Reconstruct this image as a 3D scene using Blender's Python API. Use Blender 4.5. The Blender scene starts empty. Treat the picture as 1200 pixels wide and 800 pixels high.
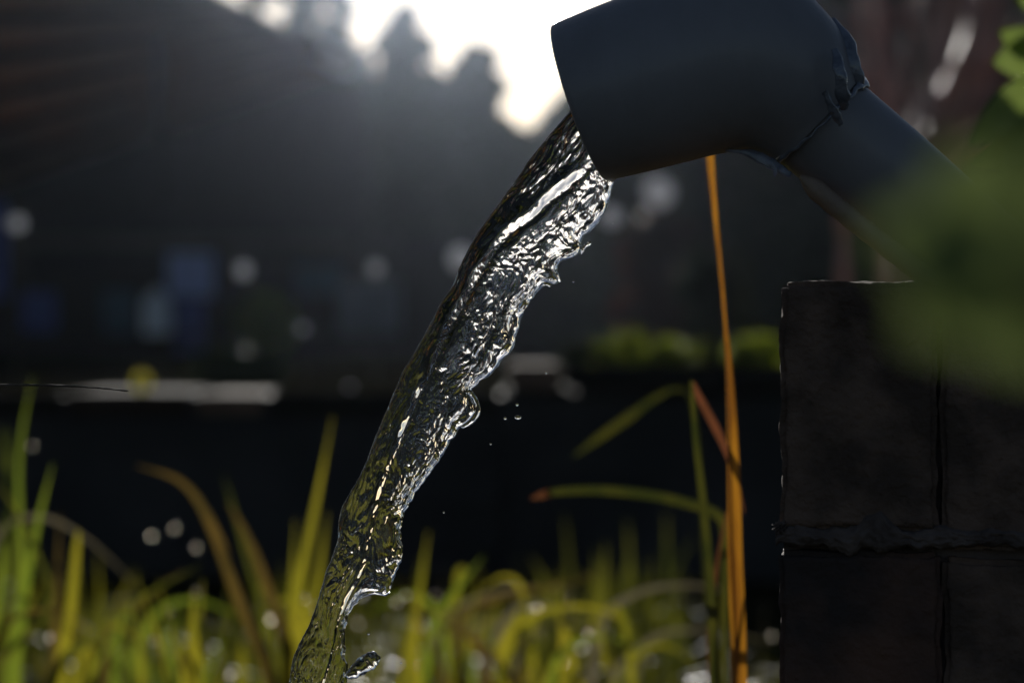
import bpy, bmesh, math, random
import numpy as np
from mathutils import Vector, Matrix
R = math.radians
random.seed(7); rng = np.random.default_rng(11)
sc = bpy.context.scene
COL = sc.collection

# ------------------------------------------------------------------ camera
CH, FPX = 0.50, 85/36*1200           # camera height, focal length in photo pixels
FOC = 0.905
cam = bpy.data.cameras.new('camera'); co = bpy.data.objects.new('camera', cam); COL.objects.link(co)
co.location = (0, 0, CH); co.rotation_euler = (R(90), 0, 0)
cam.lens = 85; cam.sensor_width = 36; cam.clip_start = 0.02; cam.clip_end = 2000
cam.dof.use_dof = True; cam.dof.focus_distance = FOC; cam.dof.aperture_fstop = 8.2
sc.camera = co
def P(px, py, D):                     # a point seen at photo pixel (px,py) at distance D
    return Vector(((px-600)/FPX*D, D, CH-(py-400)/FPX*D))

# ------------------------------------------------------------------ light
SUN_AZ, SUN_EL = -2.4, 12.4           # degrees left of the view axis / above the horizon
w = bpy.data.worlds.new('World'); sc.world = w; w.use_nodes = True
nt = w.node_tree; bg = nt.nodes['Background']
sky = nt.nodes.new('ShaderNodeTexSky'); sky.sky_type = 'NISHITA'; sky.sun_disc = False
sky.sun_elevation = R(SUN_EL); sky.sun_rotation = R(SUN_AZ); sky.air_density = 0.7; sky.dust_density = 0.5
nt.links.new(sky.outputs[0], bg.inputs[0]); bg.inputs[1].default_value = 0.055
sl = bpy.data.lights.new('sun', 'SUN'); sl.energy = 5.0; sl.angle = R(0.5); sl.color = (1, .96, .90)
so = bpy.data.objects.new('sun', sl); COL.objects.link(so)
d = Vector((math.sin(R(SUN_AZ))*math.cos(R(SUN_EL)), math.cos(R(SUN_AZ))*math.cos(R(SUN_EL)), math.sin(R(SUN_EL))))
so.rotation_euler = d.to_track_quat('Z', 'Y').to_euler()
sc.view_settings.view_transform = 'Standard'; sc.view_settings.look = 'None'
sc.view_settings.exposure = -0.25; sc.view_settings.gamma = 1
cy = sc.cycles
cy.use_denoising = True; cy.max_bounces = 12; cy.transmission_bounces = 10; cy.glossy_bounces = 4
cy.diffuse_bounces = 3; cy.volume_bounces = 0; cy.transparent_max_bounces = 8
cy.sample_clamp_indirect = 25; cy.use_adaptive_sampling = True; cy.adaptive_threshold = 0.01

# ------------------------------------------------------------------ materials
def mat(name, col=(.1, .1, .1), rough=.6, metal=0, col2=None, scale=20, bump=0, bscale=60, spec=.5,
        translucent=0, tcol=None, coat=0, stretch=None, detail=6):
    m = bpy.data.materials.new(name); m.use_nodes = True
    n = m.node_tree.nodes; L = m.node_tree.links
    b = n['Principled BSDF']; out = n['Material Output']
    b.inputs['Base Color'].default_value = (*col, 1); b.inputs['Roughness'].default_value = rough
    b.inputs['Metallic'].default_value = metal; b.inputs['Specular IOR Level'].default_value = spec
    b.inputs['Coat Weight'].default_value = coat; b.inputs['Coat Roughness'].default_value = .08
    tc = n.new('ShaderNodeTexCoord'); mp = n.new('ShaderNodeMapping')
    L.new(tc.outputs['Object'], mp.inputs[0])
    if stretch: mp.inputs['Scale'].default_value = stretch
    cs = None
    if col2:
        t = n.new('ShaderNodeTexNoise'); t.inputs['Scale'].default_value = scale; t.inputs['Detail'].default_value = detail
        r = n.new('ShaderNodeValToRGB'); r.color_ramp.elements[0].position = .38; r.color_ramp.elements[1].position = .62
        r.color_ramp.elements[0].color = (*col, 1); r.color_ramp.elements[1].color = (*col2, 1)
        L.new(mp.outputs[0], t.inputs['Vector']); L.new(t.outputs['Fac'], r.inputs[0]); cs = r.outputs[0]
        L.new(cs, b.inputs['Base Color'])
    if bump:
        t2 = n.new('ShaderNodeTexNoise'); t2.inputs['Scale'].default_value = bscale; t2.inputs['Detail'].default_value = 8
        bp = n.new('ShaderNodeBump'); bp.inputs['Strength'].default_value = bump; bp.inputs['Distance'].default_value = .002
        L.new(mp.outputs[0], t2.inputs['Vector']); L.new(t2.outputs['Fac'], bp.inputs['Height']); L.new(bp.outputs[0], b.inputs['Normal'])
    if translucent:
        tr = n.new('ShaderNodeBsdfTranslucent'); mx = n.new('ShaderNodeMixShader'); mx.inputs[0].default_value = translucent
        if tcol: tr.inputs[0].default_value = (*tcol, 1)
        elif cs: L.new(cs, tr.inputs[0])
        else: tr.inputs[0].default_value = (*col, 1)
        L.new(b.outputs[0], mx.inputs[1]); L.new(tr.outputs[0], mx.inputs[2]); L.new(mx.outputs[0], out.inputs[0])
    return m
M = {}
M['spout'] = mat('slate_enamel', (.235, .22, .235), .45, 0, (.185, .172, .182), 22, .10, 240, coat=.06, stretch=(1, 1, .35))
M['weld'] = mat('wet_weld', (.12, .125, .155), .22, .1, (.20, .205, .245), 200, .5, 420, coat=.8)
M['stone'] = mat('dark_stone', (.080, .053, .040), .85, 0, (.17, .108, .080), 55, 1, 320, spec=.25)
M['stone_red'] = mat('reddish_stone', (.15, .078, .055), .85, 0, (.05, .036, .032), 22, .9, 260, spec=.25)
M['mortar'] = mat('mortar', (.15, .112, .098), .95, 0, (.085, .062, .055), 60, 1, 220, spec=.25)
M['wallstone'] = mat('shaded_wall', (.018, .016, .015), .8, 0, (.035, .03, .028), 5, 1, 40)  # shade of the wall face is put into this near-black tone
M['coping'] = mat('coping_lit', (.17, .105, .07), .9, 0, (.12, .075, .05), 8, .6, 60, spec=.1)  # sunlit tone of the ledge, light put into the colour
M['soil'] = mat('soil', (.022, .018, .010), 1, 0, (.032, .032, .010), 3, 1, 20, spec=0)
M['terr'] = mat('terrace_soil', (.012, .011, .009), 1, 0, (.02, .02, .01), 1.2, 1, 10, spec=0)
M['wood'] = mat('brown_wood', (.55, .40, .27), .7, 0, (.42, .30, .20), 6, .5, 40, stretch=(.3, 1, 1))
M['wooddark'] = mat('dark_wood', (.03, .026, .024), .75, 0, (.02, .017, .016), 6, .5, 40)
M['beam'] = mat('grey_beam', (.16, .15, .13), .9, 0, (.11, .105, .095), 4, spec=0)
M['copdim'] = mat('coping_half_lit', (.055, .036, .025), .9, 0, (.035, .024, .018), 8, spec=.05)  # same ledge with weaker sunlight in the colour
M['slab'] = mat('coping_shaded', (.030, .027, .022), .95, 0, (.022, .02, .018), 4, spec=0)  # same ledge with shade in the colour
M['metal'] = mat('zinc_fascia', (.45, .40, .34), .3, .6, (.35, .3, .26), 6)
M['trunk'] = mat('bark', (.10, .065, .045), .85, 0, (.05, .03, .02), 14, 1, 30, stretch=(1, 1, .2))
M['redtrunk'] = mat('red_bark', (.55, .26, .18), .42, 0, (.24, .10, .08), 9, 1, 30, stretch=(1, 1, .3))
M['conifer'] = mat('conifer_leaf', (.03, .045, .02), .7, 0, (.045, .06, .025), .8, translucent=.12)
M['leafdark'] = mat('dark_leaf', (.04, .055, .022), .6, 0, (.065, .075, .025), 1.5, translucent=.15)
M['leafbrown'] = mat('rust_leaf', (.13, .055, .025), .6, 0, (.09, .045, .02), 2, translucent=.3)
M['leafgreen'] = mat('bright_leaf', (.20, .26, .02), .5, 0, (.30, .33, .03), 5, translucent=.6)
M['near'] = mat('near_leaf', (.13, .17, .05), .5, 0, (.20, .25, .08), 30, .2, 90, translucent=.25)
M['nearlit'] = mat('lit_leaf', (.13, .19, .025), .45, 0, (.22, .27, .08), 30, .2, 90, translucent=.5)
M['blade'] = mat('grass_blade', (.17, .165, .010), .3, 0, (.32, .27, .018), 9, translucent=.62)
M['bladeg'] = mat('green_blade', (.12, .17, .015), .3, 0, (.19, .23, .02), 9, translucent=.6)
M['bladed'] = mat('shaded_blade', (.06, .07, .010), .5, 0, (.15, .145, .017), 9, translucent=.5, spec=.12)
M['bladeb'] = mat('brown_blade', (.16, .10, .02), .4, 0, (.10, .07, .015), 30, translucent=.45)
M['silver'] = mat('sheen_blade', (.24, .20, .12), .48, 0, (.17, .14, .08), 20, translucent=.3)  # pale tone paints the silvery sheen of bent blades
M['orange'] = mat('amber_reed', (.46, .20, .014), .4, 0, (.20, .075, .008), 260, translucent=.5, stretch=(1, 1, .06), bump=.3, bscale=500)
M['rust'] = mat('rust_blade', (.15, .05, .02), .5, 0, (.09, .035, .012), 40, translucent=.5)
M['reedgreen'] = mat('reed_green', (.065, .062, .008), .45, 0, (.030, .036, .006), 40, translucent=.5)
M['blue'] = mat('pale_blue_cloth', (.50, .58, .90), .8, 0, (.42, .50, .82), 3, translucent=.2)
M['navy'] = mat('navy_cloth', (.12, .16, .42), .8, 0, (.09, .12, .33), 3, translucent=.15)
M['white'] = mat('white_plastic', (.85, .88, .92), .4, 0, translucent=.15)
M['teal'] = mat('teal_sheet', (.08, .18, .24), .7, 0, (.06, .13, .18), 2, translucent=.3)
M['grey'] = mat('grey_panel', (.26, .27, .30), .7, 0, (.2, .2, .22), 2, translucent=.2)
M['steel'] = mat('polished_steel', (.8, .8, .8), .12, 1)
M['yellow'] = mat('yellow_petal', (.50, .44, .06), .5, 0, (.4, .36, .05), 9, translucent=.5)
M['twig'] = mat('dry_twig', (.05, .035, .025), .7, 0, (.09, .07, .05), 200)
def water_mat():
    m = bpy.data.materials.new('water'); m.use_nodes = True; n = m.node_tree.nodes; L = m.node_tree.links
    b = n['Principled BSDF']; b.inputs['Base Color'].default_value = (.97, .985, .99, 1)
    b.inputs['Roughness'].default_value = 0.03; b.inputs['IOR'].default_value = 1.333; b.inputs['Transmission Weight'].default_value = 1
    return m
M['water'] = water_mat()
M['dew'] = water_mat(); M['dew'].node_tree.nodes['Principled BSDF'].inputs['Roughness'].default_value = .30; M['dew'].node_tree.nodes['Principled BSDF'].inputs['Base Color'].default_value = (.72, .66, .52, 1); M['dew'].name = 'dew'
M['glint'] = mat('glint_white', (.8, .8, .82), .5, 0, translucent=.6)  # pale translucent tone standing in for sun glints
M['reflection'] = mat('painted_reflection', (.40, .27, .19), .6, 0, (.26, .18, .13), 40, .4, 200)  # brown tone of the warm reflection under the pipe
M['panel'] = mat('brown_roof_panel', (.42, .29, .19), .8, 0, (.30, .20, .13), 6, translucent=.5)
M['pool'] = mat('dark_water', (.006, .008, .008), .04, 0, bump=.3, bscale=30)

# ------------------------------------------------------------------ object helpers
def link(name, me, parent=None, m=None):
    o = bpy.data.objects.new(name, me); COL.objects.link(o)
    if parent is not None: o.parent = parent
    if m is not None: me.materials.append(M[m] if isinstance(m, str) else m)
    return o
def tag(o, label, cat, group=None):
    o['label'] = label; o['category'] = cat
    if group: o['group'] = group
    return o
def thing(name, label, cat, loc=(0, 0, 0), group=None):
    return tag(link(name, None), label, cat, group) if tuple(loc) == (0, 0, 0) else _at(tag(link(name, None), label, cat, group), loc)
def _at(o, loc): o.location = loc; return o
def from_arr(name, V, F, smooth=True):
    me = bpy.data.meshes.new(name); V = np.asarray(V, dtype=np.float32); F = np.asarray(F, dtype=np.int32)
    k = F.shape[1]
    me.vertices.add(len(V)); me.vertices.foreach_set('co', V.ravel())
    me.loops.add(F.size); me.loops.foreach_set('vertex_index', F.ravel())
    me.polygons.add(len(F)); me.polygons.foreach_set('loop_start', np.arange(0, F.size, k, dtype=np.int32))
    me.polygons.foreach_set('loop_total', np.full(len(F), k, dtype=np.int32))
    me.polygons.foreach_set('use_smooth', np.full(len(F), smooth, dtype=bool))
    me.update(calc_edges=True); me.validate(); return me
def local(me, loc):
    me.transform(Matrix.Translation(-Vector(loc))); return me

# ------------------------------------------------------------------ noise
def _h(ix, iy, s):
    h = (ix.astype(np.int64)*374761393 + iy.astype(np.int64)*668265263 + s*1442695041) & 0x7fffffff
    h = ((h ^ (h >> 13))*1274126177) & 0x7fffffff
    return (h ^ (h >> 16)) & 0xffff
def noise(x, y, s=0):                 # gradient noise, about -1..1
    x = np.asarray(x, float); y = np.asarray(y, float)
    ix = np.floor(x); iy = np.floor(y); fx = x-ix; fy = y-iy
    def g(a, b):
        t = _h(ix+a, iy+b, s)/65536*2*np.pi
        return np.cos(t)*(fx-a) + np.sin(t)*(fy-b)
    u = fx*fx*fx*(fx*(fx*6-15)+10); v = fy*fy*fy*(fy*(fy*6-15)+10)
    return 1.5*((g(0, 0)*(1-u)+g(1, 0)*u)*(1-v) + (g(0, 1)*(1-u)+g(1, 1)*u)*v)
def fbm(x, y, s=0, o=3):
    r = 0; a = 1
    for k in range(o): r = r + a*noise(x*2**k, y*2**k, s+17*k); a *= .5
    return r

# ------------------------------------------------------------------ shapes
def tube_mesh(pts, rad, seg=16, name='tube', cap=True, wob=0):
    pts = [Vector(p) for p in pts]; V = []; F = []; up = Vector((0, 1, 0))
    for i, p in enumerate(pts):
        t = (pts[min(i+1, len(pts)-1)] - pts[max(i-1, 0)]).normalized()
        a = up - t*up.dot(t)
        if a.length < .1: a = Vector((1, 0, 0)) - t*t.x
        a.normalize(); b = t.cross(a); r = rad[i] if hasattr(rad, '__len__') else rad
        for k in range(seg):
            an = 2*math.pi*k/seg; rr = r*(1+wob*random.uniform(-1, 1))
            V.append(p + a*math.cos(an)*rr + b*math.sin(an)*rr)
    for i in range(len(pts)-1):
        for k in range(seg):
            k2 = (k+1) % seg; F.append((i*seg+k, i*seg+k2, (i+1)*seg+k2, (i+1)*seg+k))
    me = bpy.data.meshes.new(name)
    FF = list(F)
    if cap: FF += [tuple(range(seg-1, -1, -1)), tuple((len(pts)-1)*seg+k for k in range(seg))]
    me.from_pydata([tuple(v) for v in V], [], FF); me.polygons.foreach_set('use_smooth', [True]*len(F)+[False]*(len(FF)-len(F))); me.update()
    return me
def spline(pts, n):                   # Catmull-Rom through tuples
    A = np.array(pts, float); A = np.vstack([2*A[0]-A[1], A, 2*A[-1]-A[-2]]); out = []
    m = len(A)-3
    for j in range(n):
        t = j/(n-1)*m; i = min(int(t), m-1); t -= i; p0, p1, p2, p3 = A[i:i+4]
        out.append(.5*(2*p1 + (p2-p0)*t + (2*p0-5*p1+4*p2-p3)*t*t + (3*p1-p0-3*p2+p3)*t**3))
    return np.array(out)
def box_mesh(x0, x1, y0, y1, z0, z1, name='box', bev=0, rough=0, cuts=0, seed=0):
    bm = bmesh.new(); bmesh.ops.create_cube(bm, size=1)
    bmesh.ops.scale(bm, vec=(x1-x0, y1-y0, z1-z0), verts=bm.verts); bmesh.ops.translate(bm, vec=((x0+x1)/2, (y0+y1)/2, (z0+z1)/2), verts=bm.verts)
    if bev: bmesh.ops.bevel(bm, geom=bm.edges[:], offset=bev, segments=2, affect='EDGES')
    if cuts: bmesh.ops.subdivide_edges(bm, edges=bm.edges[:], cuts=cuts, use_grid_fill=True)
    if rough:
        from mathutils import noise as mn
        for v in bm.verts:
            n = mn.noise_vector(v.co*45+Vector((seed*9.1, 0, 0)))*.7 + mn.noise_vector(v.co*150+Vector((seed, 3, 0)))*.5 + mn.noise_vector(v.co*420)*.25
            v.co += n*rough
    me = bpy.data.meshes.new(name); bm.to_mesh(me); bm.free()
    if rough or bev: me.polygons.foreach_set('use_smooth', [bool(cuts)]*len(me.polygons))
    return me
def blade_mesh(pts, w, fold=.25, n=14, name='blade', taper=True, twist=0):
    """a folded strip along 3-D points; w = width (m) or list of widths"""
    C = spline([tuple(p) for p in pts], n); V = []; F = []
    W = np.interp(np.linspace(0, 1, n), np.linspace(0, 1, len(w)), w) if hasattr(w, '__len__') else np.full(n, w)
    if taper and not hasattr(w, '__len__'): W = W*np.clip((1-np.linspace(0, 1, n)**2.2), .04, 1)*np.clip(.7+np.linspace(0, 1, n)*1.5, 0, 1)
    for i in range(n):
        t = C[min(i+1, n-1)]-C[max(i-1, 0)]; t /= np.linalg.norm(t)+1e-9
        s = np.cross(t, (0, 1, 0)); s /= np.linalg.norm(s)+1e-9; f = np.cross(t, s)
        a = twist*i/n; s, f = s*math.cos(a)+f*math.sin(a), f*math.cos(a)-s*math.sin(a)
        V += [C[i]-s*W[i]/2, C[i]+f*W[i]*fold, C[i]+s*W[i]/2]
    for i in range(n-1):
        b = i*3; F += [(b, b+1, b+4, b+3), (b+1, b+2, b+5, b+4)]
    return from_arr(name, V, F)
def leaf_cloud(name, centers, radii, n, size, seed, flat=1.0):
    """n leaf-shaped faces scattered through ellipsoidal clumps"""
    g = np.random.default_rng(seed); k = g.integers(0, len(centers), n)
    c = np.array(centers)[k]; r = np.array(radii)[k]
    dv = g.normal(size=(n, 3)); dv /= np.linalg.norm(dv, axis=1)[:, None]
    p = c + dv*r*(g.random(n)**.45)[:, None]
    a = g.normal(size=(n, 3)); a /= np.linalg.norm(a, axis=1)[:, None]
    b = np.cross(a, g.normal(size=(n, 3))); b /= np.linalg.norm(b, axis=1)[:, None]
    s = (size*(.6+.8*g.random(n)))[:, None]
    V = np.stack([p-a*s, p-b*s*.45, p+a*s, p+b*s*.45], 1).reshape(-1, 3)
    return from_arr(name, V, np.arange(n*4).reshape(n, 4), False)

# ================================================================== THE SETTING
def sheet(name, x0, x1, y0, y1, z, m, nx=40, ny=40, amp=0, sc_=1.0):
    X, Y = np.meshgrid(np.linspace(x0, x1, nx), np.linspace(y0, y1, ny)); Z = z + amp*fbm(X/sc_, Y/sc_, 3)
    V = np.stack([X, Y, Z], -1).reshape(-1, 3); I = np.arange(nx*ny).reshape(ny, nx)
    F = np.stack([I[:-1, :-1], I[:-1, 1:], I[1:, 1:], I[1:, :-1]], -1).reshape(-1, 4)
    o = link(name, from_arr(name, V, F), m=m); o['kind'] = 'structure'; return o
g0 = sheet('ground', -60, 60, -60, 5.2, 0, 'soil', 120, 80, .02, 1.5)
g1 = sheet('terrace_ground', -400, 400, 5.2, 900, .34, 'terr', 60, 60)
# small dark pool the water falls into
poolme = bpy.data.meshes.new('pool'); bm = bmesh.new(); bmesh.ops.create_circle(bm, cap_ends=True, radius=.30, segments=48)
bm.to_mesh(poolme); bm.free()
po = link('pool_water', poolme, m='pool'); po.location = (-.25, 1.0, .035); po['kind'] = 'structure'

# retaining wall with coping slabs
wall = thing('retaining_wall', 'low dark stone retaining wall in shade behind the grass', 'wall', (0, 5, 0))
def wallbody(x0, x1, top, seed):
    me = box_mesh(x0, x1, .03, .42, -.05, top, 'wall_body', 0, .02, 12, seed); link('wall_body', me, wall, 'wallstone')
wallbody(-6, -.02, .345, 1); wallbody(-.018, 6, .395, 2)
xs = [-6, -3.5, -2.2, -1.62, -.93, -.66, -.51, -.02]
for i in range(len(xs)-1):
    link('coping_slab', box_mesh(xs[i]+.008, xs[i+1]-.008, 0, .45, .35, .395-.004*(i % 2), 'coping_slab', .006), wall, 'coping' if i == 5 else 'copdim' if i == 4 else 'slab')  # slab tones differ to paint where sunlight catches the ledge
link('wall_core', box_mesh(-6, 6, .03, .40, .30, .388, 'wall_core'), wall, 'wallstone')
xs = [-.015, .11, .9, 1.7, 6]
for i in range(len(xs)-1):
    link('coping_slab', box_mesh(xs[i]+.008, xs[i+1]-.008, -.02, .45, .40, .452-.003*(i % 2), 'coping_slab', .006), wall, 'coping' if i < 1 else 'slab')  # first slab has the painted sunlit tone, the rest the shaded one

# ------------------------------------------------------------------ shed, upper left
shed = thing('open_shed', 'open dark shed with a sloping ribbed roof at the upper left', 'shed', (0, 0, 0))
A, B, Cc, Dd = P(402, 78, 33), P(-140, 262, 33), P(-200, -150, 22), P(150, -35, 22)
NPL = 14
for i in range(NPL):
    a0 = A.lerp(Dd, (i-.16)/NPL); a1 = A.lerp(Dd, (i+1.16)/NPL); b0 = B.lerp(Cc, (i-.16)/NPL); b1 = B.lerp(Cc, (i+1.16)/NPL)
    nrm = (a1-a0).cross(b0-a0).normalized()*.03
    if i % 2: nrm = nrm*1.0; off = Vector((0, 0, .05))
    else: off = Vector((0, 0, 0))
    vs = [a0+off, a1+off, b1+off, b0+off, a0+nrm+off, a1+nrm+off, b1+nrm+off, b0+nrm+off]
    pn_ = 'roof_plank' if i % 2 else 'roof_panel'; me = bpy.data.meshes.new(pn_); me.from_pydata([tuple(v) for v in vs], [], [(0, 1, 2, 3), (7, 6, 5, 4), (0, 4, 5, 1), (1, 5, 6, 2), (2, 6, 7, 3), (3, 7, 4, 0)])
    link(pn_, me, shed, 'wooddark' if i % 2 else 'panel')
def bar(p, q, w, h, name, parent, m):
    p = Vector(p); q = Vector(q); t = (q-p).normalized(); s = t.cross(Vector((0, 0, 1)))
    if s.length < .1: s = Vector((1, 0, 0))
    s.normalize(); u = s.cross(t); vs = []
    for e in (p, q):
        for a, b in ((-1, -1), (1, -1), (1, 1), (-1, 1)): vs.append(tuple(e+s*a*w/2+u*b*h/2))
    me = bpy.data.meshes.new(name); me.from_pydata(vs, [], [(3, 2, 1, 0), (4, 5, 6, 7), (0, 1, 5, 4), (1, 2, 6, 5), (2, 3, 7, 6), (3, 0, 4, 7)])
    return link(name, me, parent, m)
bar(P(404, 72, 33.1), P(150, -45, 22), .10, .16, 'fascia', shed, 'beam')
bar(P(408, 76, 31.6), P(368, 57, 31.2), .20, .26, 'gutter_gleam', shed, 'glint')  # pale block stands for the sun gleam on the gutter
bar(P(30, 284, 33), P(470, 284, 33), .14, .15, 'beam', shed, 'beam')
bar(P(-120, 240, 32.5), P(420, 240, 32.5), .10, .10, 'tie_beam', shed, 'wooddark')
for px in (-60, 420):
    p = P(px, 200, 33); bar((p.x, 33, .34), (p.x, 33, p.z-.1), .16, .16, 'post', shed, 'wooddark')
p = P(185, 20, 27); bar((p.x, 27, CH-(240-400)/FPX*27), (p.x, 27, p.z), .14, .14, 'hanger_post', shed, 'wooddark')
me = box_mesh(P(-200, 0, 36).x, P(560, 0, 36).x, 36, 36.1, .34, P(0, 276, 36).z, 'back_wall'); link('back_wall', me, shed, 'wooddark')
p0, p1 = P(-200, 100, 36), P(430, 240, 36)
me = box_mesh(p0.x, p1.x, 36.15, 36.25, P(0, 288, 36).z, P(0, 96, 36).z, 'gable_wall'); link('gable_wall', me, shed, 'wooddark')

def cloth(name, px0, px1, py0, py1, D, m, label, cat, amp=.03, group=None):
    a = P(px0, py0, D); b = P(px1, py1, D); nx, nz = 24, 16
    X, Z = np.meshgrid(np.linspace(a.x, b.x, nx), np.linspace(a.z, b.z, nz))
    Y = D + amp*np.sin((X-a.x)*22+noise(X*3, Z*2)*2)*np.linspace(.4, 1, nz)[:, None]
    V = np.stack([X, Y, Z], -1).reshape(-1, 3); I = np.arange(nx*nz).reshape(nz, nx)
    F = np.stack([I[:-1, :-1], I[:-1, 1:], I[1:, 1:], I[1:, :-1]], -1).reshape(-1, 4)
    c = (a+b)/2; o = link(name, local(from_arr(name, V, F), c), m=m); o.location = c
    so_ = o.modifiers.new('thick', 'SOLIDIFY'); so_.thickness = .006; tag(o, label, cat, group); return o
cloth('hanging_cloth', 196, 251, 296, 348, 32.8, 'blue', 'pale blue cloth hanging below the long shed beam', 'cloth')
cloth('hanging_cloth', 205, 240, 350, 412, 32.9, 'navy', 'darker blue cloth directly below the pale blue one', 'cloth')
cloth('hanging_cloth', 345, 402, 312, 346, 32.8, 'teal', 'dull teal cloth hanging right of the pale blue cloth', 'cloth')
cloth('hanging_cloth', 26, 66, 342, 388, 32.8, 'navy', 'navy cloth low at the left side of the shed', 'cloth')
cloth('hanging_cloth', -30, 8, 236, 350, 31, 'navy', 'long navy cloth cut by the left edge of the photo', 'cloth')
cloth('hanging_cloth', 396, 470, 330, 392, 32.6, 'grey', 'wide grey cloth beside the stream at the right end of the shed', 'cloth')
cloth('hanging_cloth', 120, 160, 340, 392, 32.8, 'teal', 'dim teal cloth left of the white jug', 'cloth')
def lathe(prof, seg=24, name='lathe'):
    V = []; F = []
    for (r, z) in prof:
        for k in range(seg): V.append((r*math.cos(2*math.pi*k/seg), r*math.sin(2*math.pi*k/seg), z))
    for i in range(len(prof)-1):
        for k in range(seg): k2 = (k+1) % seg; F.append((i*seg+k, i*seg+k2, (i+1)*seg+k2, (i+1)*seg+k))
    return from_arr(name, V, F)
c = P(184, 392, 32); s = 32/FPX
jug = link('water_jug', lathe([(.001, 0), (16*s, 0), (17*s, 4*s), (17*s, 34*s), (13*s, 44*s), (6*s, 48*s), (6*s, 53*s), (.001, 53*s)]), m='white'); jug.location = c
tag(jug, 'white plastic jug below and left of the pale blue cloth', 'jug')
tb = thing('wooden_table', 'dark wooden table carrying the white jug in the shed', 'table', (c.x, c.y, .34))
link('table_top', box_mesh(-.9, .9, -.35, .35, c.z-.34-.05, c.z-.34-.002, 'table_top', .004), tb, 'wooddark')
for sx in (-.8, .8):
    for sy in (-.28, .28): link('leg', box_mesh(sx-.03, sx+.03, sy-.03, sy+.03, 0, c.z-.34-.051, 'leg'), tb, 'wooddark')

# pale balls on thin stakes, added to make blurred discs of light
def ball(px, py, D, rpx, label):
    c = P(px, py, D); r = rpx/FPX*D; t = thing('glint_stake', label, 'added glint', (c.x, c.y, .34), 'thin stakes added to hold pale balls for light discs')
    bm = bmesh.new(); bmesh.ops.create_uvsphere(bm, u_segments=24, v_segments=16, radius=r); me = bpy.data.meshes.new('ball'); bm.to_mesh(me); bm.free()
    me.polygons.foreach_set('use_smooth', [True]*len(me.polygons)); o = link('ball', me, t, 'glint'); o.location = (0, 0, c.z-.34)
    link('stake', tube_mesh([(0, 0, 0), (0, 0, c.z-.34-r*.9)], .0025, 6), t, 'twig')
for a in [(285, 317, 9, 9, 'added stake ball for the light disc right of the pale blue cloth'), (440, 315, 9.4, 8, 'added stake ball for the light disc under the beam near the stream'),
          (20, 262, 9.2, 9, 'added stake ball for the light disc at the far left of the beam'), (355, 385, 8.6, 5, 'added stake ball for the faint light disc below the teal cloth'),
          (772, 226, 12, 18, 'added stake ball for the largest light disc below the spout'), (716, 254, 10, 11, 'added stake ball for a smaller light disc left of the large one'),
          (540, 303, 9.8, 14, 'added stake ball for the light disc half behind the left edge of the water'), (410, 455, 7.5, 4, 'lowest added stake ball for the light disc left of the stream above the wall')]:
    ball(*a)

# ------------------------------------------------------------------ trees
def conifer(px, topy, D, wpx, label, m='conifer', seed=1, n=5000, group='trees against the bright sky'):
    top = P(px, topy, D); base = Vector((top.x, D, .34)); h = top.z-.34; rw = wpx/FPX*D
    t = thing('conifer_tree', label, 'tree', base, group)
    link('trunk', tube_mesh([(0, 0, 0), (.05, 0, h*.5), (0, 0, h*.98)], [rw*.12, rw*.07, .02], 10), t, 'trunk')
    g = np.random.default_rng(seed); C = []; Rr = []
    for i in range(90):
        f = g.random()**.8; z = h*(.08+.9*f); rr = rw*(1-f)**.42*(.35+.6*g.random()); a = g.random()*6.28
        C.append((rr*math.cos(a), rr*math.sin(a), z-rr*.15)); q = rw*(.20+.16*(1-f)); Rr.append((q*1.2, q*1.2, q*.9))
    C.append((0, 0, h*.97)); Rr.append((rw*.25, rw*.25, rw*.25))
    link('crown', leaf_cloud('crown', C, Rr, n, D*.0040, seed), t, m)
def bushy(name, px, topy, D, wpx, label, m, seed, n=4000, base_z=.34, group=None, cat='tree', size=.0035, trunk=True, boty=None):
    top = P(px, topy, D); h = top.z-base_z; rw = wpx/FPX*D
    t = thing(name, label, cat, (top.x, D, base_z), group); g = np.random.default_rng(seed); C = []; Rr = []
    z0 = .25*h if boty is None else P(px, boty, D).z-base_z
    for i in range(70):
        z = z0+(h-z0)*g.random(); f = (z-z0)/(h-z0); e = math.sqrt(max(0.05, 1-(2*f-1)**2*.9)); a = g.random()*6.28; rr = rw*e*g.random()**.5*.85
        C.append((rr*math.cos(a), rr*math.sin(a)*.6, z)); q = rw*(.20+.16*g.random()); Rr.append((q, q, min(q, h*.3)))
    link('crown', leaf_cloud('crown', C, Rr, n, D*size, seed), t, m)
    if trunk:
        link('trunk', tube_mesh([(0, 0, 0), (rw*.05, 0, h*.4), (-rw*.03, 0, h*.8)], [rw*.09, rw*.06, rw*.02], 10), t, 'trunk')
        for k in range(5):
            a = g.random()*6.28; z = h*(.3+.1*k); link('branch', tube_mesh([(0, 0, z), (rw*.35*math.cos(a), rw*.2*math.sin(a), z+h*.12), (rw*.7*math.cos(a), rw*.4*math.sin(a), z+h*.2)], [rw*.04, rw*.025, rw*.01], 7), t, 'trunk')
bushy('broadleaf_tree', 474, 16, 58, 46, 'dark rounded tree left of the sky gap', 'conifer', 1, 12000, group='trees against the bright sky', boty=260)
bushy('broadleaf_tree', 556, 62, 54, 40, 'shorter dark rounded tree in the middle of the sky gap', 'conifer', 2, 12000, group='trees against the bright sky', boty=260)
conifer(516, 92, 50, 60, 'low broad conifer between the two rounded trees', seed=3, n=9000)
conifer(416, 62, 60, 52, 'low dark conifer beside the shed roof end', seed=6, n=9000)
bushy('broadleaf_tree', 372, -50, 62, 52, 'loose grey green tree rising behind the shed roof', 'leafdark', 4, 4200, group='trees against the bright sky')
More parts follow.
